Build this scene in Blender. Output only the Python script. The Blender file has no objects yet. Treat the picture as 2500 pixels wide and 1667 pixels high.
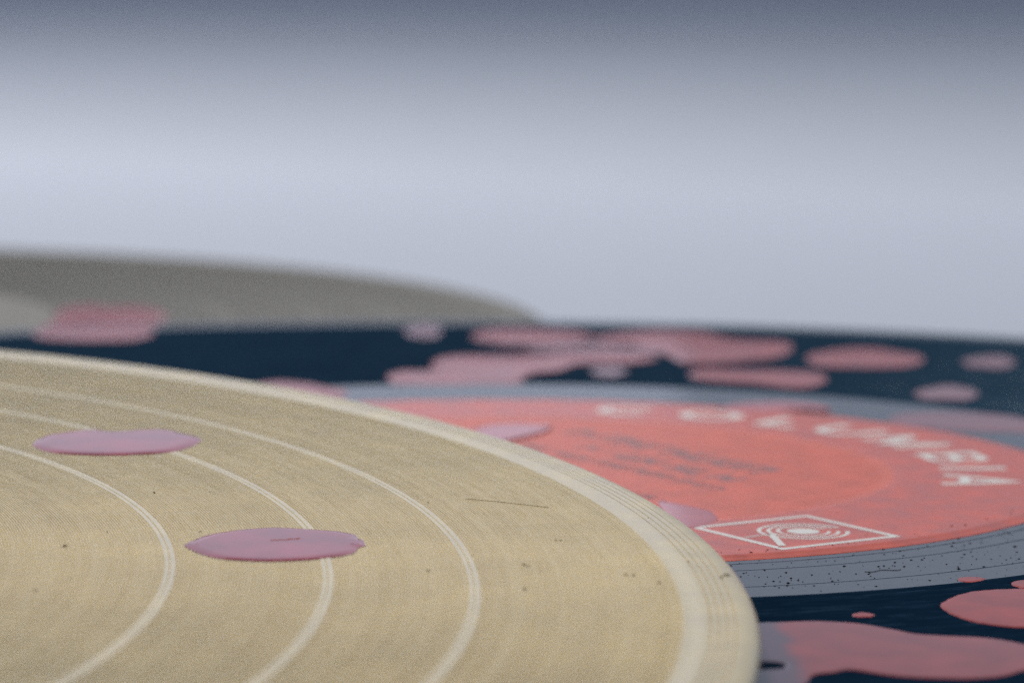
import bpy, bmesh, math, random
import numpy as np
from mathutils import Matrix, Vector

# ------------------------------------------------------------------ camera, world, lights, exposure
MM = 0.001
sc = bpy.context.scene
C = sc.collection
CAM_H, PITCH, ROLL = 41.594, 0.10688, 0.00832
fw = Vector((0, math.cos(PITCH), -math.sin(PITCH)))
up0 = Vector((0, math.sin(PITCH), math.cos(PITCH)))
rt0 = Vector((1, 0, 0))
rt = rt0 * math.cos(ROLL) + up0 * math.sin(ROLL)
up = up0 * math.cos(ROLL) - rt0 * math.sin(ROLL)
cd = bpy.data.cameras.new('camera')
cam = bpy.data.objects.new('camera', cd)
C.objects.link(cam)
m = Matrix((rt, up, -fw)).transposed().to_4x4()
m.translation = Vector((0, 0, CAM_H * MM))
cam.matrix_world = m
cd.sensor_width = 36.0
cd.lens = 106.56
cd.clip_start = 0.005
cd.clip_end = 50
cd.dof.use_dof = True
cd.dof.focus_distance = 0.2285
cd.dof.aperture_fstop = 35.0
cd.dof.aperture_blades = 0
sc.camera = cam

w = bpy.data.worlds.new('World')
sc.world = w
w.use_nodes = True
bg = w.node_tree.nodes['Background']
bg.inputs[0].default_value = (0.48, 0.70, 1.0, 1)
bg.inputs[1].default_value = 0.19

def area(name, loc, target, sx, sy, power, col):
    l = bpy.data.lights.new(name, 'AREA')
    l.shape = 'RECTANGLE'; l.size = sx; l.size_y = sy; l.energy = power; l.color = col
    o = bpy.data.objects.new(name, l)
    C.objects.link(o)
    o.location = loc
    o.rotation_euler = (Vector(target) - Vector(loc)).to_track_quat('-Z', 'Y').to_euler()
    return o
# the window behind the records, and the lamp high on the left
area('window_light', (-0.85, 1.75, 0.50), (-0.85, 0.2, 0.2), 1.9, 0.70, 3.0, (0.80, 0.83, 1.0))
area('window_light', (0.75, 1.75, 0.50), (0.75, 0.2, 0.2), 1.3, 0.70, 1.05, (0.80, 0.83, 1.0))
area('lamp_light', (-0.36, 1.58, 1.66), (0.0, 0.25, 0), 0.56, 0.56, 39.0, (1.0, 0.955, 0.92))

vs = sc.view_settings
vs.view_transform = 'Standard'; vs.look = 'None'; vs.exposure = 0.0; vs.gamma = 1.0
vs.use_curve_mapping = False
sc.cycles.use_denoising = False
sc.cycles.use_adaptive_sampling = True
sc.cycles.adaptive_threshold = 0.045
sc.cycles.adaptive_min_samples = 40
sc.cycles.max_bounces = 6
sc.cycles.caustics_reflective = False
sc.cycles.caustics_refractive = False
sc.cycles.sample_clamp_indirect = 1.5
sc.cycles.sample_clamp_direct = 1.2


# ------------------------------------------------------------------ materials
def mat(name):
    m = bpy.data.materials.new(name); m.use_nodes = True
    return m, m.node_tree.nodes, m.node_tree.links, m.node_tree.nodes['Principled BSDF']

def simple(name, col, rough=0.4, ior=1.5, var=0.0, scale=800, bump=0.0, bscale=3000, rough_var=0.0, coat=0.0, spec=0.5):
    m, n, l, p = mat(name)
    p.inputs['Base Color'].default_value = (*col, 1)
    p.inputs['Roughness'].default_value = rough
    p.inputs['IOR'].default_value = ior
    p.inputs['Specular IOR Level'].default_value = spec
    p.inputs['Coat Weight'].default_value = coat
    p.inputs['Coat Roughness'].default_value = 0.08
    tc = n.new('ShaderNodeTexCoord')
    if var > 0 or rough_var > 0:
        t = n.new('ShaderNodeTexNoise'); t.inputs['Scale'].default_value = scale
        t.inputs['Detail'].default_value = 6; t.inputs['Roughness'].default_value = 0.65
        l.new(tc.outputs['Object'], t.inputs['Vector'])
        if var > 0:
            r = n.new('ShaderNodeValToRGB')
            r.color_ramp.elements[0].position = 0.3; r.color_ramp.elements[1].position = 0.7
            r.color_ramp.elements[0].color = (*[c * (1 - var) for c in col], 1)
            r.color_ramp.elements[1].color = (*[min(1, c * (1 + var)) for c in col], 1)
            l.new(t.outputs['Fac'], r.inputs['Fac']); l.new(r.outputs['Color'], p.inputs['Base Color'])
        if rough_var > 0:
            mr = n.new('ShaderNodeMapRange')
            mr.inputs['From Min'].default_value = 0.3; mr.inputs['From Max'].default_value = 0.7
            mr.inputs['To Min'].default_value = max(0, rough - rough_var); mr.inputs['To Max'].default_value = rough + rough_var
            l.new(t.outputs['Fac'], mr.inputs['Value']); l.new(mr.outputs['Result'], p.inputs['Roughness'])
    if bump > 0:
        t2 = n.new('ShaderNodeTexNoise'); t2.inputs['Scale'].default_value = bscale; t2.inputs['Detail'].default_value = 4
        l.new(tc.outputs['Object'], t2.inputs['Vector'])
        b = n.new('ShaderNodeBump'); b.inputs['Strength'].default_value = 1.0; b.inputs['Distance'].default_value = bump * MM
        l.new(t2.outputs['Fac'], b.inputs['Height']); l.new(b.outputs['Normal'], p.inputs['Normal'])
    return m

M_BEIGE = simple('beige_vinyl', (0.72, 0.585, 0.325), 0.24, 1.55, var=0.10, scale=260, bump=0.004, bscale=5000, rough_var=0.08)
M_BEIGE_GROOVE = simple('beige_groove_vinyl', (0.72, 0.585, 0.325), 0.62, 1.36, var=0.09, scale=110)
M_GREY_LAND = simple('grey_beige_vinyl_smooth', (0.15, 0.143, 0.12), 0.65, 1.36)
M_GREY = simple('grey_beige_vinyl', (0.155, 0.148, 0.125), 0.65, 1.5, var=0.06, scale=200)
M_BLACK_GROOVE = simple('black_groove_vinyl', (0.045, 0.100, 0.155), 0.22, 1.45, bump=0.012, bscale=7000, spec=0.02, rough_var=0.05, scale=900)
M_BLACK = simple('black_vinyl', (0.006, 0.010, 0.016), 0.15, 1.5, bump=0.0015, bscale=4000, rough_var=0.04, scale=900)
M_PAPER_MATTE = simple('red_label_paper_matte', (0.70, 0.100, 0.034), 0.38, 1.42, var=0.20, scale=300, bump=0.006, bscale=2600)
M_PAPER_RED = simple('red_label_paper', (0.66, 0.085, 0.026), 0.28, 1.50, var=0.20, scale=300, bump=0.006, bscale=2600, rough_var=0.06)
M_WHITE_INK = simple('white_label_ink', (0.82, 0.78, 0.70), 0.35, 1.5, var=0.06, scale=2500, bump=0.004, bscale=3000)
M_DARK_INK = simple('dark_label_ink', (0.15, 0.085, 0.09), 0.4, 1.5, var=0.2, scale=2500)
M_CREAM = simple('cream_label_paper', (0.70, 0.64, 0.50), 0.45, 1.5, var=0.05)
M_DROP = simple('red_paint', (0.37, 0.042, 0.024), 0.10, 1.36, spec=0.15, var=0.3, scale=160, bump=0.002, bscale=1500)
M_DROP_THIN = simple('thin_red_paint', (0.22, 0.022, 0.020), 0.10, 1.34, var=0.25, scale=160)
M_DROP_MAUVE = simple('mauve_paint', (0.36, 0.045, 0.062), 0.07, 1.44, rough_var=0.03, var=0.38, scale=140, bump=0.002, bscale=2500)
M_FILM = simple('thin_glossy_film', (0.56, 0.095, 0.085), 0.12, 1.46, var=0.15, scale=300)
M_DRIED = simple('dried_red_paint', (0.30, 0.012, 0.012), 0.7, 1.46)
M_PALE = simple('white_paper', (0.45, 0.485, 0.56), 0.8, 1.4, var=0.01, scale=30)
M_DUST_DARK = simple('dark_dust', (0.012, 0.012, 0.014), 0.9, 1.3)
M_DUST_BROWN = simple('brown_dust', (0.16, 0.115, 0.06), 0.9, 1.3, var=0.4, scale=3000)
M_DUST_PALE = simple('pale_dust', (0.85, 0.82, 0.75), 0.8, 1.4)

def puddle_material(x0, x1):  # red paint with the beige record's shade painted in along x
    m, n, l, p = mat('shaded_red_paint')
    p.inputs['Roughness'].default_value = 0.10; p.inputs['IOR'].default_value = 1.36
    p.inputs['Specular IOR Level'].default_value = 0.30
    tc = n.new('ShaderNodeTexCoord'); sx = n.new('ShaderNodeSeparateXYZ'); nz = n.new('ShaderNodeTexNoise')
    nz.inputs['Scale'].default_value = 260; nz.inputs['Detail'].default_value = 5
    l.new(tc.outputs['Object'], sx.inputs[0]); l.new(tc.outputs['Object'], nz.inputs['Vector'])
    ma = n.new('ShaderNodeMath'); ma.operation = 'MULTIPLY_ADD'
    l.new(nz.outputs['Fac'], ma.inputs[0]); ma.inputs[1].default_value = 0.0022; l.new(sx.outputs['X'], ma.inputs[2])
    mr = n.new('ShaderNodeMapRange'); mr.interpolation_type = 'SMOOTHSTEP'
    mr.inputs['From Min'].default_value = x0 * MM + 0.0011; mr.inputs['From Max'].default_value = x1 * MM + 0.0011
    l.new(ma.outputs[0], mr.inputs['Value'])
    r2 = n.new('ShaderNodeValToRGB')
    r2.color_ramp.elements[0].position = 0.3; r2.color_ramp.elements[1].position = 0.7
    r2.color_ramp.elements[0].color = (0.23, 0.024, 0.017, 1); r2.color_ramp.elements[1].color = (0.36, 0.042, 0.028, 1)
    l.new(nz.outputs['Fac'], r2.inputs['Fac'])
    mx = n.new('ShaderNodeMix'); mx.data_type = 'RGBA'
    mx.inputs['A'].default_value = (0.105, 0.050, 0.066, 1)  # grey mauve: painted shade on the side next to the beige rim
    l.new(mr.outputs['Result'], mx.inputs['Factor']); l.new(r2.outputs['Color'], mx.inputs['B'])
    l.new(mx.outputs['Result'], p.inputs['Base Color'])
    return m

# ------------------------------------------------------------------ helpers
def mesh_np(name, verts, quads, smooth=None):
    me = bpy.data.meshes.new(name)
    nv, nf = len(verts), len(quads)
    me.vertices.add(nv); me.vertices.foreach_set('co', (np.asarray(verts, dtype=np.float32) * MM).ravel())
    me.loops.add(nf * 4); me.loops.foreach_set('vertex_index', np.asarray(quads, dtype=np.int32).ravel())
    me.polygons.add(nf)
    me.polygons.foreach_set('loop_start', np.arange(0, nf * 4, 4, dtype=np.int32))
    if smooth is not None:
        me.polygons.foreach_set('use_smooth', np.asarray(smooth, dtype=bool))
    me.update(calc_edges=True)
    me.validate()
    return me

def lathe(name, prof, nseg, jitter=None):
    """prof: list of (r, z, smooth-flag of the face after it, jitter-weight)"""
    P = np.array([(a[0], a[1]) for a in prof]); S = np.array([a[2] for a in prof], bool); W = np.array([a[3] for a in prof])
    k = len(P)
    th = np.linspace(0, 2 * np.pi, nseg, endpoint=False)
    R = np.repeat(P[:, 0][:, None], nseg, 1)
    if jitter is not None:
        R = R + jitter * W[:, None]
    X = R * np.cos(th); Y = R * np.sin(th); Z = np.repeat(P[:, 1][:, None], nseg, 1)
    V = np.stack([X, Y, Z], 2).reshape(-1, 3)
    i = np.arange(k - 1)[:, None]; j = np.arange(nseg)[None]
    j2 = (j + 1) % nseg
    Q = np.stack([i * nseg + j, (i + 1) * nseg + j, (i + 1) * nseg + j2, i * nseg + j2], 2).reshape(-1, 4)
    return mesh_np(name, V, Q, np.repeat(S[:-1], nseg))

def link(name, me, material, parent=None):
    o = bpy.data.objects.new(name, me)
    C.objects.link(o)
    if material is not None and len(me.materials) == 0:
        me.materials.append(material)
    if parent is not None:
        o.parent = parent
    return o

def tag(o, label, cat, group=None):
    o['label'] = label; o['category'] = cat
    if group: o['group'] = group
    return o

def empty(name, loc, rot=(0, 0, 0)):
    o = bpy.data.objects.new(name, None)
    C.objects.link(o)
    o.location = [c * MM for c in loc]; o.rotation_euler = rot
    o.empty_display_size = 0.02
    return o

def bm_mesh(name, bm):
    me = bpy.data.meshes.new(name); bm.to_mesh(me); bm.free()
    return me

# ------------------------------------------------------------------ the paper the records lie on, curling up behind them
TABLE_Z = -3.45
# its curl line runs obliquely: nearer on the right
CURL_A = math.radians(34)
ca, sa = math.cos(CURL_A), math.sin(CURL_A)
prof = [(-1300, 0), (-900, 0), (-600, 0), (-300, 0), (-160, 0), (-90, 0)]
yy, zz, NSTEP, CLEN = -75.0, 0.0, 60, 122.0
for i in range(NSTEP):
    prof.append((yy, zz))
    a = math.radians(88) * ((i + 0.5) / NSTEP) ** 1.55
    yy += CLEN / NSTEP * math.cos(a); zz += CLEN / NSTEP * math.sin(a)
    if zz > 54: break
vs_, fs_ = [], []
for (y, z) in prof:
    for s in (-1400, 1400):
        vs_.append((s * ca + y * sa, 905 - s * sa + y * ca, TABLE_Z + z))
for i in range(len(prof) - 1):
    fs_.append((2 * i, 2 * i + 1, 2 * i + 3, 2 * i + 2))
bd = link('ground', mesh_np('ground', vs_, fs_, [True] * len(fs_)), M_PALE)
bd['kind'] = 'structure'
bd['label'] = 'smooth white paper backdrop under and behind the records'

# ------------------------------------------------------------------ records
rng = np.random.default_rng(7)
def vgroove(p, r, wid=0.15, dep=0.06, z=0.0):
    p += [(r - wid / 2 - 0.02, z, True, 0), (r - wid / 2, z, False, 0), (r, z - dep, False, 0), (r + wid / 2, z, True, 0), (r + wid / 2 + 0.02, z, True, 0)]

def groove_run(p, r0, r1, pitch, dep, land=0):
    p.append((r0 - 0.02, 0.0, True, 0)); p.append((r0 - 0.01, 0.0, False, 0))
    n = int(round((r1 - r0) / pitch)); ph = rng.uniform(0, 6)
    for i in range(n):
        r = r0 + (r1 - r0) * i / n; st = (r1 - r0) / n
        dd = dep * (0.92 + 0.07 * math.sin(r * 1.7 + ph) + 0.05 * math.sin(r * 4.3 + 2 * ph) + rng.uniform(-0.10, 0.10))
        if land:
            p.append((r, 0.0, False, 0.5))
            p.append((r + land * st, 0.0, False, 0.5))
            p.append((r + (land + 1) / 2 * st, -dd, False, 1.0))
        else:
            p.append((r + 0.12 * st, 0.0, False, 0.4))
            p.append((r + 0.56 * st, -dd, False, 1.0))
    p.append((r1, 0.0, True, 0)); p.append((r1 + 0.02, 0.0, True, 0))

def rim(p, R, r_in, bead, thick):
    """raised lead-in bead, rounded edge, flat underside"""
    w_ = R - r_in
    for t in np.linspace(0.06, 0.30, 6):
        p.append((r_in + w_ * t, bead * (0.5 - 0.5 * math.cos(math.pi * (t - 0.06) / 0.24)), True, 0))
    lead = np.linspace(r_in + w_ * 0.36, r_in + w_ * 0.68, 4)
    for r in lead:
        vgroove(p, r, 0.11, 0.09, bead)
    rad, rw = 0.85, 1.35
    rc = R - rw
    for a in np.linspace(0, 90, 9):
        p.append((rc + rw * math.sin(math.radians(a)), bead - rad * 0.9 * (1 - math.cos(math.radians(a))), True, 0))
    for a in np.linspace(10, 90, 8):
        p.append((rc + rw * math.cos(math.radians(a)), bead - rad * 0.9 - (thick + bead - rad * 0.9) * math.sin(math.radians(a)), True, 0))
    p.append((4, -thick, True, 0)); p.append((3.6, -thick + 0.1, True, 0)); p.append((3.6, -0.2, True, 0))

def jit(prof, nseg, amp):
    k = len(prof)
    J = rng.normal(0, 1, (k, nseg)).astype(np.float32)
    J = (J + np.roll(J, 1, 1) * 0.7 + np.roll(J, -1, 1) * 0.7)
    return J * amp

# --- beige record
BX, BY, BZ = -106.085, 196.044, 4.0
TX, TY = -0.0040962, 0.035274
BR = 122.2
bp_ = [(3.6, -0.2, True, 0), (3.7, 0.0, True, 0), (50.0, 0.0, True, 0), (50.2, 0.0, True, 0)]
vgroove(bp_, 54.0); vgroove(bp_, 58.0)
edges = [62.0, 83.23, 93.96, 103.78, 117.3]
for i in range(4):
    a = edges[i] + (0.36 if i else 0); b = edges[i + 1] - (0.36 if i < 3 else 0)
    groove_run(bp_, a, b, 0.205, 0.100, 0.26)
    if i < 3:
        vgroove(bp_, edges[i + 1], 0.10, 0.05)
rim(bp_, BR, 117.3, 0.05, 1.5)
NS = 900
me_beige = lathe('record_disc_beige', bp_, NS, jit(bp_, NS, 0.006))
beige = empty('vinyl_record', (BX, BY, BZ), (math.atan(TY), -math.atan(TX), 0))
tag(beige, 'beige vinyl record in the foreground with two paint drops on its grooves', 'record', 'vinyl records lying over one another')
me_beige.materials.append(M_BEIGE); me_beige.materials.append(M_BEIGE_GROOVE)
fm = np.array([1 if (not a[2] and 61.9 < a[0] < 117.32 and not (a[1] == 0.0 and n_[1] == 0.0)) else 0 for a, n_ in zip(bp_[:-1], bp_[1:])], dtype=np.int32)
me_beige.polygons.foreach_set('material_index', np.repeat(fm, NS))
link('grooved_disc', me_beige, None, beige)
def disc_mesh(name, r0, r1, z, steps=None, nseg=180):
    pr = [(r0, z, True, 0), (r1, z, True, 0)] if steps is None else [(a, b, True, 0) for a, b in steps]
    return lathe(name, pr, nseg)
link('centre_label', disc_mesh('cream_label', 3.8, 50, 0.05), M_CREAM, beige)

# --- black record with the red label
LX, LY = 1.776, 278.261
KR = 136.0
kp = [(3.6, -0.3, True, 0), (3.7, -0.03, True, 0), (49.7, -0.03, True, 0), (50.1, -0.03, True, 0), (50.2, 0.0, True, 0), (50.25, 0.0, True, 0), (50.3, 0.0, True, 0)]
for r in (51.45, 54.1, 60.5):
    vgroove(kp, r, 0.17, 0.07)
groove_run(kp, 64.2, 131.5, 0.2, 0.125)
rim(kp, KR, 131.5, 0.12, 1.7)
NK = 640
me_black = lathe('record_disc_black', kp, NK, jit(kp, NK, 0.012))
black = empty('vinyl_record', (LX, LY, 0))
tag(black, 'black vinyl record with red centre label and white lettering, under the beige record', 'record', 'vinyl records lying over one another')
me_black.materials.append(M_BLACK); me_black.materials.append(M_BLACK_GROOVE)
fm = np.array([1 if not a[2] else 0 for a in kp[:-1]], dtype=np.int32)
me_black.polygons.foreach_set('material_index', np.repeat(fm, NK))
link('grooved_disc', me_black, None, black)
LAB_DZ = 0.165
lab_steps = [(3.7, -0.11), (8, -0.11), (32.0, -0.11), (32.3, -0.11), (32.7, -0.095), (33.5, 0.02), (34.2, 0.055), (34.8, 0.06), (35.1, 0.06), (48.2, 0.06), (48.55, 0.06), (48.7, 0.045), (49.0, -0.02), (49.5, -0.11), (49.95, -0.17), (50.0, -0.185)]
lab_steps = [(r, z + LAB_DZ) for r, z in lab_steps]
label = link('centre_label', disc_mesh('red_label', 0, 0, 0, lab_steps, 360), M_PAPER_RED, black)
label.data.materials.append(M_PAPER_MATTE)
label.data.polygons.foreach_set('material_index', np.repeat(np.array([1 if s[0] < 33.5 else 0 for s in lab_steps[:-1]], dtype=np.int32), 360))
label['label'] = 'red paper centre label with white lettering and square eye emblem'

# --- grey record lying beneath, further back
grey = empty('vinyl_record', (-137.0, 421.5, -1.72))
grey.scale = (142.4 / BR, 142.4 / BR, 1.0)
tag(grey, 'out of focus grey record at the back left, partly under the black record', 'record', 'vinyl records lying over one another')
gd = link('grooved_disc', me_beige, None, grey)
for ms in gd.material_slots:
    ms.link = 'OBJECT'; ms.material = M_GREY_LAND if ms.slot_index == 0 else M_GREY
link('centre_label', disc_mesh('grey_label', 3.8, 46, 0.05), M_CREAM, grey)

# ------------------------------------------------------------------ print on the red label
PRINT_Z = 0.075 + LAB_DZ
UPA = math.radians(33.0)                     # direction of the label's top
E2 = Vector((math.cos(UPA), math.sin(UPA))); E1 = Vector((math.sin(UPA), -math.cos(UPA)))

def ribbon(pts, th, closed=False):
    """offset a polyline by half its thickness on both sides"""
    n = len(pts); L_, R_ = [], []
    for i in range(n):
        p = Vector(pts[i])
        a = Vector(pts[(i - 1) % n]) if (i > 0 or closed) else p
        b = Vector(pts[(i + 1) % n]) if (i < n - 1 or closed) else p
        d1 = (p - a).normalized() if (p - a).length > 1e-9 else (b - p).normalized()
        d2 = (b - p).normalized() if (b - p).length > 1e-9 else d1
        t = (d1 + d2)
        t = t.normalized() if t.length > 1e-6 else d1
        nn = Vector((-t.y, t.x)); k = 1 / max(0.5, abs(nn.dot(Vector((-d1.y, d1.x)))))
        L_.append(p + nn * th / 2 * k); R_.append(p - nn * th / 2 * k)
    vs = L_ + R_; fs = []
    for i in range(n if closed else n - 1):
        j = (i + 1) % n
        fs.append((i, j, n + j, n + i))
    return vs, fs

def print_mesh(name, ribbons, mapf, z, extra=None):
    V, F = [], []
    for (vs, fs) in ribbons:
        o = len(V)
        V += [(*mapf(v), z) for v in vs]; F += [tuple(o + i for i in f) for f in fs]
        z += 0.0022
    me = bpy.data.meshes.new(name)
    me.from_pydata([(a * MM, b * MM, c * MM) for a, b, c in V], [], F); me.update()
    return me

def arc(cx, cy, rx, ry, a0, a1, n=16):
    return [(cx + rx * math.cos(math.radians(a0 + (a1 - a0) * i / n)), cy + ry * math.sin(math.radians(a0 + (a1 - a0) * i / n))) for i in range(n + 1)]
def seg(*p):
    out = []
    for a, b in zip(p[:-1], p[1:]):
        out += [(a[0] + (b[0] - a[0]) * t / 6, a[1] + (b[1] - a[1]) * t / 6) for t in range(6)]
    return out + [p[-1]]
H_, W_ = 6.2, 6.3
TH = 1.26
glyphs = {
 'C': [(arc(3.1, 3.1, 2.55, 2.5, 48, 312, 26), TH)],
 'O': [(arc(3.1, 3.1, 2.6, 2.5, 0, 345, 28) + [(5.7, 3.1)], TH)],
 'L': [(seg((0.9, 6.2), (0.9, 0.55), (5.1, 0.55)), TH)],
 'U': [(seg((0.7, 6.2), (0.7, 2.6))[:-1] + arc(3.0, 2.6, 2.3, 2.05, 180, 360, 14) + seg((5.3, 2.6), (5.3, 6.2))[1:], TH)],
 'M': [(seg((0.6, 0), (0.6, 6.2)), 1.1), (seg((0.75, 6.0), (3.3, 0.5), (5.9, 6.0)), 1.05), (seg((6.0, 6.2), (6.0, 0)), 1.1)],
 'B': [(seg((0.7, 0), (0.7, 6.2)), TH), (seg((0.7, 5.65), (3.4, 5.65))[:-1] + arc(3.4, 4.4, 1.35, 1.25, 90, -90, 10) + seg((3.4, 3.15), (0.7, 3.15))[1:], 1.0),
       (seg((3.2, 3.1), (3.7, 3.1))[:-1] + arc(3.7, 1.8, 1.45, 1.28, 90, -90, 10) + seg((3.7, 0.52), (0.7, 0.52))[1:], 1.0)],
 'I': [(seg((0.6, 0), (0.6, 6.2)), TH)],
 'A': [(seg((0.3, 0), (2.9, 6.1), (5.5, 0)), 1.1), (seg((1.2, 1.9), (4.6, 1.9)), 0.95)],
}
widths = {'C': 6.2, 'O': 6.2, 'L': 5.2, 'U': 6.0, 'M': 6.6, 'B': 5.2, 'I': 1.2, 'A': 5.8}
for ch, ac in zip('COLUMBIA', (75.0, 62.2, 49.5, 38.6, 25.4, 10.8, 0.6, -10.0)):
    def mp(v, ac=ac, ch=ch):
        a = math.radians(ac) - (v.x - widths[ch] / 2) * 1.10 / 41.0
        r = 38.0 + v.y
        return (r * math.cos(a), r * math.sin(a))
    link('letter', print_mesh('letter_' + ch, [ribbon(p, t) for p, t in glyphs[ch]], mp, PRINT_Z), M_WHITE_INK, label)

# square emblem with the striding eye
SQ = Vector((21.3, -35.5))
def sqmap(v):
    q = SQ + E1 * v.x + E2 * v.y
    return (q.x, q.y)
hs = 5.75
link('emblem_frame', print_mesh('emblem_frame', [ribbon([(-hs, -hs), (hs, -hs), (hs, hs), (-hs, hs)], 0.68, True)], sqmap, PRINT_Z), M_WHITE_INK, label)
EYE = Vector((22.0, -35.2))
def eymap(v): return (EYE.x + v.x, EYE.y + v.y)
for k, (r, t) in enumerate(((2.08, 0.32), (2.84, 0.34), (3.60, 0.36))):
    link('emblem_ring', print_mesh('emblem_ring_%d' % k, [ribbon(arc(0, 0, r, r, 32, 364, 44), t)], eymap, PRINT_Z), M_WHITE_INK, label)
bm = bmesh.new()
f = bm.faces.new([bm.verts.new(((EYE.x + 1.33 * math.cos(i * math.tau / 32)) * MM, (EYE.y + 1.33 * math.sin(i * math.tau / 32)) * MM, (PRINT_Z) * MM)) for i in range(32)])
link('emblem_pupil', bm_mesh('emblem_pupil', bm), M_WHITE_INK, label)
for k, (p, t) in enumerate(([((-2.75, -1.55), (-2.3, -6.9)), 0.62], [((-2.7, -1.5), (-3.9, -2.35), (-5.0, -3.15)), 0.26])):
    link('emblem_leg', print_mesh('emblem_leg_%d' % k, [ribbon(list(p), t)], eymap, PRINT_Z + 0.008), M_WHITE_INK, label)

# the dark printed lines, too blurred to read: strokes of letter size
random.seed(11)
def inkline(x0, x1, y, h, name):
    rb = []; x = x0
    while x < x1:
        if random.random() < 0.16:
            x += h * 0.5; continue
        wd = h * random.uniform(0.5, 0.75)
        rb.append(ribbon([(x, y), (x, y + h)], h * 0.2))
        if random.random() < 0.6: rb.append(ribbon([(x + wd, y), (x + wd, y + h)], h * 0.2))
        yy = y + h * random.choice((0.1, 0.5, 0.9))
        rb.append(ribbon([(x, yy), (x + wd, yy)], h * 0.18))
        x += wd + h * 0.42
    def mp(v):
        q = E1 * v.x + E2 * v.y
        return (q.x, q.y)
    rb = rb[:14] + [r for r in rb[14:]]
    V, F = [], []
    for i, (vs, fs) in enumerate(rb):
        o = len(V); z = LAB_DZ - 0.098 + 0.0012 * (i % 3)
        V += [(*mp(v), z) for v in vs]; F += [tuple(o + j for j in f) for f in fs]
    me = bpy.data.meshes.new(name)
    me.from_pydata([(a * MM, b * MM, c * MM) for a, b, c in V], [], F); me.update()
    return link('printed_line', me, M_DARK_INK, label)
inkline(-17.5, 13.0, 15.6, 3.8, 'title_line')
inkline(-8.0, 16.5, 10.2, 3.2, 'second_line')
inkline(-13.0, 20.5, 6.6, 1.8, 'third_line')
inkline(9.0, 20.5, -1.2, 1.3, 'fourth_line')

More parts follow.
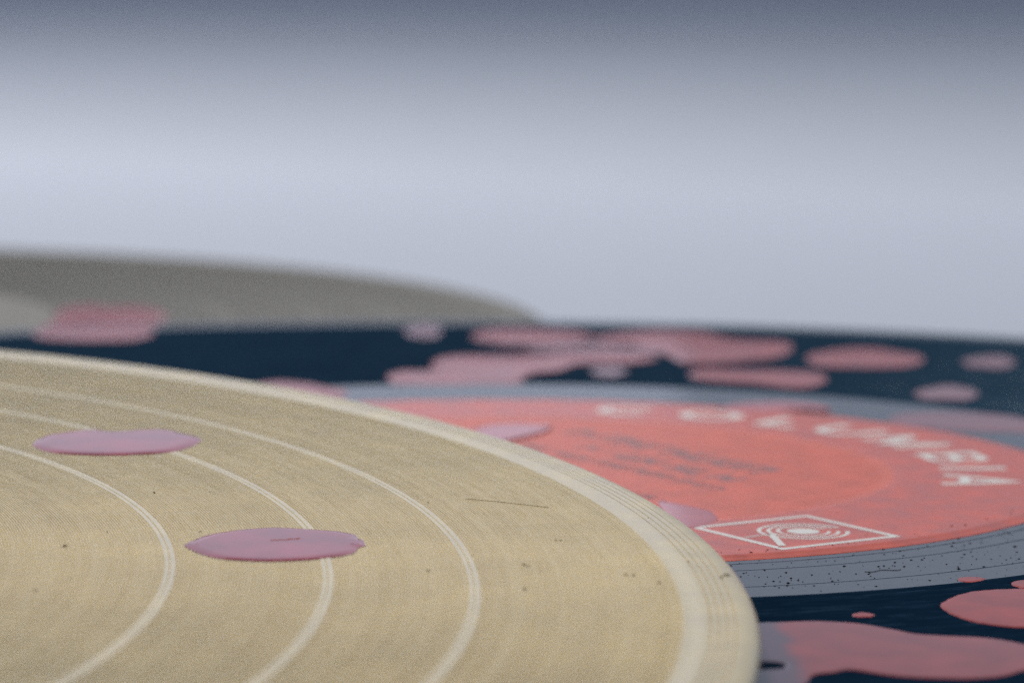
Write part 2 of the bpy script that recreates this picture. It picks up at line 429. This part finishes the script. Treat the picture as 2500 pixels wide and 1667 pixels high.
# ------------------------------------------------------------------ paint drops
DROP_OUTLINES = {
    'dim_brown': [(-11.14, 121.77), (-11.33, 118.38), (-11.65, 114.76), (-12.69, 113.31), (-13.79, 113.82), (-14.81, 115.14), (-15.54, 117.94), (-16.12, 121.37), (-16.03, 125.31), (-15.14, 127.6), (-14.29, 129.57), (-13.17, 130.31), (-12.1, 128.52), (-11.27, 125.59)],
    'far_long': [(8.84, 115.53), (7.97, 111.16), (5.08, 108.61), (2.24, 106.56), (-1.34, 105.49), (-4.39, 108.08), (-6.38, 111.64), (-7.18, 115.79), (-6.41, 119.96), (-4.86, 124.28), (-1.24, 125.94), (2.31, 124.63), (5.68, 123.38), (8.11, 119.99)],
    'far_big': [(8.98, 115.81), (16.27, 124.16), (23.63, 122.96), (27.42, 113.82), (33.74, 111.6), (33.48, 102.68), (31.54, 94.64), (27.78, 90.69), (23.06, 86.45), (18.74, 87.62), (17.15, 96.67), (13.74, 107.04), (10.22, 108.43)],
    'far_mauve': [(-0.17, 101.08), (4.83, 107.01), (10.15, 106.1), (16.67, 101.08), (16.63, 96.64), (11.67, 98.47), (5.43, 100.22), (1.91, 98.68)],
    'puddle': [(-16.05, 69.45), (-15.01, 75.89), (-11.6, 77.27), (-11.05, 87.82), (-8.45, 93.2), (-3.98, 93.53), (1.19, 94.54), (4.34, 98.23), (9.91, 98.02), (15.66, 94.38), (15.79, 89.8), (11.9, 85.63), (6.49, 84.65), (4.04, 77.82), (1.05, 75.35), (-0.43, 70.55), (-0.93, 64.88), (-8.53, 63.57), (-14.85, 63.4)],
    'small_dim': [(11.96, 76.97), (11.5, 75.23), (10.9, 73.77), (10.09, 72.39), (9.06, 72.61), (8.29, 73.6), (7.68, 74.88), (7.52, 76.66), (7.61, 78.62), (8.33, 80.2), (9.35, 80.57), (10.31, 80.94), (11.27, 80.43), (11.8, 78.84)],
    'right_long': [(18.85, 74.66), (20.97, 79.89), (25.95, 79.96), (30.9, 79.75), (34.01, 77.7), (35.02, 73.04), (33.07, 64.86), (30.02, 62.82), (25.91, 66.74), (20.95, 69.07)],
    'far_oval': [(49.13, 92.97), (47.73, 88.31), (45.26, 84.58), (42.01, 83.69), (39.0, 83.43), (35.78, 84.31), (34.51, 88.55), (34.55, 93.19), (35.67, 97.74), (38.09, 101.35), (41.14, 104.6), (44.64, 104.2), (46.74, 100.77), (48.69, 97.59)],
    'far_small': [(59.99, 90.79), (59.17, 87.91), (58.04, 85.09), (56.45, 83.73), (55.19, 84.53), (54.0, 85.25), (53.25, 87.27), (53.43, 90.31), (54.19, 93.42), (55.63, 95.49), (57.08, 96.96), (58.74, 98.04), (59.76, 96.27), (60.08, 93.64)],
    'mid_small': [(50.56, 59.22), (49.89, 56.24), (48.62, 53.52), (46.89, 52.88), (45.43, 52.94), (43.92, 53.4), (43.26, 55.77), (43.31, 58.74), (44.19, 61.67), (45.6, 63.76), (47.15, 65.98), (48.92, 66.28), (49.93, 64.26), (50.62, 62.08)],
    'runout_pink': [(37.53, 35.99), (40.2, 41.45), (44.55, 42.76), (49.38, 41.52), (52.19, 38.16), (54.99, 30.99), (55.31, 23.99), (50.25, 26.57), (46.33, 27.14), (41.77, 28.75), (38.81, 30.59)],
    'lav_wedge': [(19.88, 41.74), (22.2, 46.08), (27.47, 48.42), (31.62, 45.63), (32.18, 41.25), (29.62, 42.37), (27.87, 41.48), (26.11, 40.47), (23.13, 40.54), (21.0, 41.04)],
    'left_rim': [(-64.62, 117.11), (-63.68, 126.69), (-59.38, 128.67), (-55.2, 128.2), (-50.75, 125.33), (-48.85, 117.6), (-49.58, 109.21), (-53.13, 106.43), (-57.83, 106.65), (-62.08, 108.97)],
    'left_grey': [(-66.94, 149.17), (-67.77, 165.31), (-64.48, 171.28), (-61.29, 167.75), (-57.96, 169.94), (-54.82, 166.44), (-51.17, 154.89), (-52.3, 145.23), (-57.79, 141.41), (-63.06, 142.66)],
    'behind_edge': [(-19.84, 54.1), (-19.93, 51.41), (-21.56, 50.3), (-23.98, 51.18), (-26.3, 51.91), (-28.87, 54.15), (-30.46, 57.39), (-31.26, 60.49), (-30.58, 62.62), (-29.37, 64.14), (-27.4, 64.97), (-24.63, 62.8), (-22.46, 60.03), (-20.56, 57.12)],
    'lav_label_far': [(-5.85, 23.17), (-3.79, 27.98), (-0.46, 28.88), (2.32, 27.37), (1.22, 22.64), (-1.65, 17.3), (-3.7, 15.8), (-5.66, 18.46)],
    'lav_label_near': [(10.97, -20.3), (12.48, -21.48), (14.75, -24.61), (15.41, -27.93), (15.0, -30.91), (13.76, -33.53), (12.12, -34.25), (11.16, -27.82)],
    'front_right': [(29.01, -64.56), (29.85, -62.62), (31.18, -60.27), (33.05, -58.87), (36.1, -58.11), (38.23, -60.09), (38.21, -65.21), (36.37, -70.57), (33.7, -72.45), (31.68, -71.83), (30.14, -70.04), (29.27, -67.86)],
    'right_frag': [(37.46, -56.24), (37.25, -56.97), (36.86, -57.52), (36.42, -57.99), (35.93, -58.08), (35.68, -57.55), (35.49, -57.02), (35.43, -56.33), (35.66, -55.57), (36.04, -54.9), (36.52, -54.68), (36.94, -54.73), (37.39, -54.82), (37.57, -55.46)],
    'front_big': [(14.2, -73.07), (15.4, -71.69), (17.01, -71.18), (19.01, -70.78), (20.96, -71.02), (22.46, -71.63), (24.59, -73.41), (25.95, -74.89), (28.18, -75.49), (30.76, -76.21), (32.77, -78.07), (33.86, -80.86), (33.6, -84.06), (31.38, -86.38), (29.21, -88.48), (26.24, -89.09), (23.41, -88.7), (21.39, -87.44), (20.04, -86.55), (18.77, -87.54), (17.62, -88.26), (17.01, -90.76), (15.81, -93.06), (14.06, -93.76), (12.61, -92.54), (13.21, -88.26), (14.64, -86.69), (15.68, -86.41), (16.14, -85.78), (15.9, -84.75), (14.97, -84.44), (13.68, -83.97)],
    'spot_orange': [(23.87, -68.45), (23.75, -68.86), (23.48, -69.18), (23.12, -69.27), (22.78, -69.35), (22.43, -69.27), (22.29, -68.9), (22.27, -68.52), (22.4, -68.14), (22.65, -67.82), (22.97, -67.54), (23.34, -67.59), (23.58, -67.82), (23.82, -68.07)],
    'spot_edge': [(33.87, -54.36), (33.59, -54.9), (33.18, -55.28), (32.77, -55.67), (32.27, -55.77), (31.87, -55.57), (31.64, -55.2), (31.7, -54.69), (31.79, -54.17), (32.11, -53.64), (32.63, -53.44), (33.1, -53.4), (33.5, -53.53), (33.75, -53.88)],
    'beige_back': [(66.15, 54.77), (66.29, 58.57), (67.31, 60.62), (69.85, 62.72), (71.9, 61.91), (74.01, 63.03), (76.24, 63.19), (78.1, 61.31), (79.71, 58.67), (79.48, 55.3), (77.92, 52.32), (75.78, 50.96), (72.14, 50.31), (68.28, 51.24)],
    'beige_front': [(83.03, 15.49), (83.15, 16.33), (83.38, 17.06), (84.4, 19.3), (85.88, 20.93), (87.44, 21.83), (89.18, 22.25), (91.5, 21.77), (92.66, 21.53), (93.69, 21.09), (94.76, 20.05), (95.2, 18.73), (95.65, 17.85), (95.6, 17.07), (95.84, 16.37), (95.37, 15.45), (95.19, 14.27), (94.64, 13.08), (92.44, 11.41), (90.67, 10.85), (88.88, 10.64), (86.43, 11.06), (84.87, 12.22), (83.84, 13.89)],
}

def smooth_loop(pts, n=96):
    P = [Vector(p) for p in pts]; k = len(P); out = []
    per = max(3, n // k)
    for i in range(k):
        p0, p1, p2, p3 = P[i - 1], P[i], P[(i + 1) % k], P[(i + 2) % k]
        for j in range(per):
            t = j / per
            out.append(0.5 * ((2 * p1) + (p2 - p0) * t + (2 * p0 - 5 * p1 + 4 * p2 - p3) * t * t + (3 * p1 - p0 - 3 * p2 + p3) * t ** 3))
    ar = sum(a.x * b.y - a.y * b.x for a, b in zip(out, out[1:] + out[:1]))
    return out if ar > 0 else out[::-1]

def drop_mesh(name, outline, h, e, rough=0.0):
    L = smooth_loop(outline)
    n = len(L)
    cx = sum((p.x for p in L)) / n; cy = sum((p.y for p in L)) / n
    rnd = random.Random(name)
    nor = []
    for i in range(n):
        t = (L[(i + 1) % n] - L[i - 1])
        t = t.normalized() if t.length > 1e-9 else Vector((1, 0))
        nor.append(Vector((-t.y, t.x)))
    if rough:
        ph = [rnd.uniform(0, 6.28) for _ in range(4)]
        for i in range(n):
            a = i / n * math.tau
            L[i] = L[i] + nor[i] * rough * (math.sin(7 * a + ph[0]) + 0.6 * math.sin(17 * a + ph[1]) + 0.5 * math.sin(31 * a + ph[2]))
    bm = bmesh.new(); rings = []
    h = min(h, 0.11 * e)
    for k in range(7):
        s = k / 6
        ins, z = e * s, h * (1 - (1 - s) ** 2)
        rings.append([bm.verts.new(((L[i].x + nor[i].x * ins - cx) * MM, (L[i].y + nor[i].y * ins - cy) * MM, z * MM)) for i in range(n)])
    for a, b in zip(rings[:-1], rings[1:]):
        for i in range(n):
            j = (i + 1) % n
            bm.faces.new((a[i], a[j], b[j], b[i]))
    ed = [bm.edges.get((rings[-1][i], rings[-1][(i + 1) % n])) for i in range(n)]
    bmesh.ops.triangle_fill(bm, use_beauty=True, use_dissolve=False, edges=ed)
    bmesh.ops.recalc_face_normals(bm, faces=bm.faces)
    for f in bm.faces: f.smooth = True
    return bm_mesh(name, bm), cx, cy

G_BLACK = 'paint drops spattered on the black record'
G_LABEL = 'paint drops on the red label'
G_BEIGE = 'paint drops on the beige record'
DROPS = [  # key, material, height, edge, rough, surface, label, group
 ('dim_brown', M_DROP_THIN, .12, .8, 0, 'k', 'small dim brown smudge of paint near the far edge of the black record', G_BLACK),
 ('far_long', M_DROP, .30, 1.0, .15, 'k', 'long pink drop, farthest left of the row on the black record far rim', G_BLACK),
 ('far_big', M_DROP, .30, 1.2, .2, 'k', 'largest salmon drop on the far rim of the black record, tailing to the right', G_BLACK),
 ('far_mauve', M_DROP_THIN, .12, .6, .1, 'k', 'faint mauve film of paint between the far long drop and the stepped puddle', G_BLACK),
 ('puddle', M_DROP, .30, 1.0, .15, 'k', 'stepped pink puddle on the black grooves behind the red label', G_BLACK),
 ('small_dim', M_DROP_THIN, .1, .5, .1, 'k', 'small dull patch of paint just right below the stepped puddle', G_BLACK),
 ('right_long', M_DROP, .32, 1.0, .12, 'k', 'long pink drop on black grooves straight above the lettering on the label', G_BLACK),
 ('far_oval', M_DROP, .30, 1.0, .1, 'k', 'oval pink drop standing alone right of the largest far drop', G_BLACK),
 ('far_small', M_DROP_THIN, .25, .9, .1, 'k', 'small dark pink drop at the far right end of the black record', G_BLACK),
 ('mid_small', M_DROP_THIN, .28, .9, .1, 'k', 'small dark red drop on the right, between the far drops and the label', G_BLACK),
 ('runout_pink', M_DROP_THIN, .15, .7, .1, 'k', 'pale pink film on the smooth run-out ring at the right edge', G_BLACK),
 ('lav_wedge', M_FILM, .2, .8, .1, 'l', 'lavender pool across the far edge of the red label above the lettering', G_LABEL),
 ('left_rim', M_DROP, .35, 1.0, .15, 'k', 'red drop on the black record rim at far left', G_BLACK),
 ('left_grey', M_DROP, .35, 1.2, .2, 'g', 'blurred red drop on the grey record at far left', None),
 ('behind_edge', M_DROP, .2, .8, .1, 'k', 'pink drop half hidden behind the far edge of the beige record', G_BLACK),
 ('lav_label_far', M_FILM, .25, .7, .05, 'l', 'lavender drop on the far part of the label, against the beige rim', G_LABEL),
 ('lav_label_near', M_FILM, .22, .6, .04, 'l', 'lavender drop on the label touching the left corner of the square emblem', G_LABEL),
 ('front_right', M_DROP, .10, .4, .05, 'k', 'large pink drop cut by the right edge of the photo, in front of the label', G_BLACK),
 ('right_frag', M_DROP, .08, .4, .03, 'k', 'small red drop at the right edge just above the large pink drop', G_BLACK),
 ('front_big', M_DROP, .10, .4, .05, 'k', 'biggest dark pink puddle at bottom right, painted grey mauve in the shade of the beige rim', G_BLACK),
 ('spot_orange', M_DROP, .05, .3, .03, 'k', 'tiny orange red spot alone on the black grooves in front of the label', G_BLACK),
 ('spot_edge', M_DROP, .07, .4, .03, 'k', 'tiny red spot on the border of the grey run-out ring and the grooves', G_BLACK),
 ('beige_back', M_DROP_MAUVE, .28, 1.3, .04, 'b', 'glossy mauve drop with dark red rim, the farther one on the beige record', G_BEIGE),
 ('beige_front', M_DROP_MAUVE, .10, 1.0, .035, 'b', 'flat mauve drop with a ragged edge, the nearer one on the beige record', G_BEIGE),
]
BROT = Matrix.Rotation(math.atan(TY), 4, 'X') @ Matrix.Rotation(-math.atan(TX), 4, 'Y')
BROT = beige.rotation_euler.to_matrix().to_4x4()
def on_beige(x, y, z):
    v = BROT @ Vector((x, y, z))
    return Vector(((BX + v.x) * MM, (BY + v.y) * MM, (BZ + v.z) * MM))
for key, mt, h, e, rg, surf, lab, grp in DROPS:
    me, cx, cy = drop_mesh('drop_' + key, DROP_OUTLINES[key], h, e, rg)
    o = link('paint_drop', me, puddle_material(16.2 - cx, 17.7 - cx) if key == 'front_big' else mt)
    if surf == 'b':
        o.location = on_beige(cx, cy, 0.0); o.rotation_euler = beige.rotation_euler
    else:
        z = {'k': -0.01, 'l': 0.05 + LAB_DZ, 'g': -1.73}[surf]
        o.location = ((LX + cx) * MM, (LY + cy) * MM, z * MM)
    tag(o, lab, 'paint drop', grp)
    if key == 'beige_front':
        # torn dried skin left of the middle of the drop's top
        rnd = random.Random(3)
        pts = [(89.0 + 0.2 * i - cx, 17.15 + 0.08 * i + rnd.uniform(-.18, .18) - cy) for i in range(11)]
        rb = ribbon(pts, 0.30)
        me2 = bpy.data.meshes.new('dried_skin')
        me2.from_pydata([(v.x * MM, v.y * MM, 0.106 * MM) for v in rb[0]], [], rb[1]); me2.update()
        link('dried_skin', me2, M_DRIED, o)

# ------------------------------------------------------------------ dust, a hair
def speck(bm, M4, s, rnd, flat=0.5):
    n = rnd.choice((5, 6, 7)); st = rnd.uniform(.6, 1.5)
    top = bm.verts.new(M4 @ Vector((0, 0, s * flat * MM)))
    a0 = rnd.uniform(0, 6.3)
    ring = []
    for i in range(n):
        a = a0 + i * math.tau / n; r = s * rnd.uniform(.6, 1.25)
        ring.append(bm.verts.new(M4 @ Vector((r * st * math.cos(a) * MM, r / st * math.sin(a) * MM, 0))))
    for i in range(n):
        bm.faces.new((ring[i], ring[(i + 1) % n], top))

rnd = random.Random(5)
bm = bmesh.new()
for i in range(900):
    r = rnd.uniform(46.5, 63.8); a = math.radians(-100 + 95 * rnd.random() ** 1.15)
    if (r < 48.4 and rnd.random() < .45) or 48.4 < r < 50.2: continue
    z = 0.07 + LAB_DZ if r < 48.4 else 0.003
    speck(bm, Matrix.Translation(((LX + r * math.cos(a)) * MM, (LY + r * math.sin(a)) * MM, z * MM)), rnd.choice((.045, .06, .07, .085, .12)) * rnd.uniform(.7, 1.2), rnd, .6)
for i in range(160):
    r = rnd.uniform(30, 48); a = math.radians(rnd.uniform(-95, -40))
    z = 0.07 + LAB_DZ if r > 34.5 else -0.10 + LAB_DZ
    speck(bm, Matrix.Translation(((LX + r * math.cos(a)) * MM, (LY + r * math.sin(a)) * MM, z * MM)), rnd.uniform(.025, .06), rnd)
o = link('dust', bm_mesh('dark_dust', bm), M_DUST_DARK)
o['kind'] = 'stuff'; tag(o, 'fine black dust scattered over the smooth run-out ring of the black record', 'dust')

bm = bmesh.new()
SP = [(74.67, 14.93, .14), (74.82, .89, .12), (78.62, 34.79, .13), (83.66, 20.36, .08), (76.98, 19.95, .08), (99.77, 32.35, .07), (100.48, 8.4, .11), (107.04, 10.7, .13), (107.3, 10.2, .10), (114.0, 7.79, .14), (114.5, 7.7, .13), (116.15, 5.55, .13), (107.06, 3.04, .14), (109.36, 18.88, .09), (109.7, 18.9, .07), (116.34, 27.11, .07), (118.53, 12.14, .09), (120.48, 7.15, .13), (120.8, 7.9, .17)]
for x, y, s in SP:
    zz = 0.0 if math.hypot(x, y) < 117.3 else 0.04
    speck(bm, Matrix.Translation(on_beige(x, y, zz)), s * 1.35, rnd, .5)
for i in range(260):
    r = rnd.uniform(70, 120); a = math.radians(rnd.uniform(-12, 45))
    zz = 0.0 if r < 117.3 else 0.03
    speck(bm, Matrix.Translation(on_beige(r * math.cos(a), r * math.sin(a), zz)), rnd.uniform(.02, .055), rnd, .4)
o = link('dust', bm_mesh('brown_dust', bm), M_DUST_BROWN)
o['kind'] = 'stuff'; tag(o, 'brown specks of dirt scattered over the beige record', 'dust')
bm = bmesh.new()
for i in range(220):
    r = rnd.uniform(70, 117); a = math.radians(rnd.uniform(5, 32))
    speck(bm, Matrix.Translation(on_beige(r * math.cos(a), r * math.sin(a), 0.0)), rnd.uniform(.02, .045), rnd, .9)
o = link('dust', bm_mesh('pale_dust', bm), M_DUST_PALE)
o['kind'] = 'stuff'; tag(o, 'pale glinting dust grains on the beige grooves', 'dust')

def fibre(name, pts, rad):
    cu = bpy.data.curves.new(name, 'CURVE'); cu.dimensions = '3D'; cu.bevel_depth = rad * MM; cu.bevel_resolution = 1
    s = cu.splines.new('POLY'); s.points.add(len(pts) - 1)
    for q, p in zip(s.points, pts): q.co = (*p, 1)
    t = bpy.data.objects.new('tmp', cu); C.objects.link(t)
    dg = bpy.context.evaluated_depsgraph_get()
    me = bpy.data.meshes.new_from_object(t.evaluated_get(dg)); me.materials.clear()
    bpy.data.objects.remove(t)
    return me
pts = []
for i in range(25):
    t = i / 24
    pts.append(on_beige(102.65 + 6.3 * t, 33.72 - 2.73 * t + 0.12 * math.sin(5 * t), 0.03))
o = link('hair', fibre('hair', pts, 0.016), M_DUST_BROWN)
tag(o, 'thin dark hair lying across the beige grooves near the rim', 'hair')
pts = []
for i in range(14):
    t = i / 13
    a = math.radians(-64.2 + 3.0 * t); r = 57.6 + 0.25 * math.sin(9 * t) + 0.3 * t
    pts.append(Vector(((LX + r * math.cos(a)) * MM, (LY + r * math.sin(a)) * MM, 0.03 * MM)))
o = link('lint', fibre('lint', pts, 0.018), M_DUST_DARK)
tag(o, 'short curled black lint on the smooth ring in front of the emblem', 'lint')
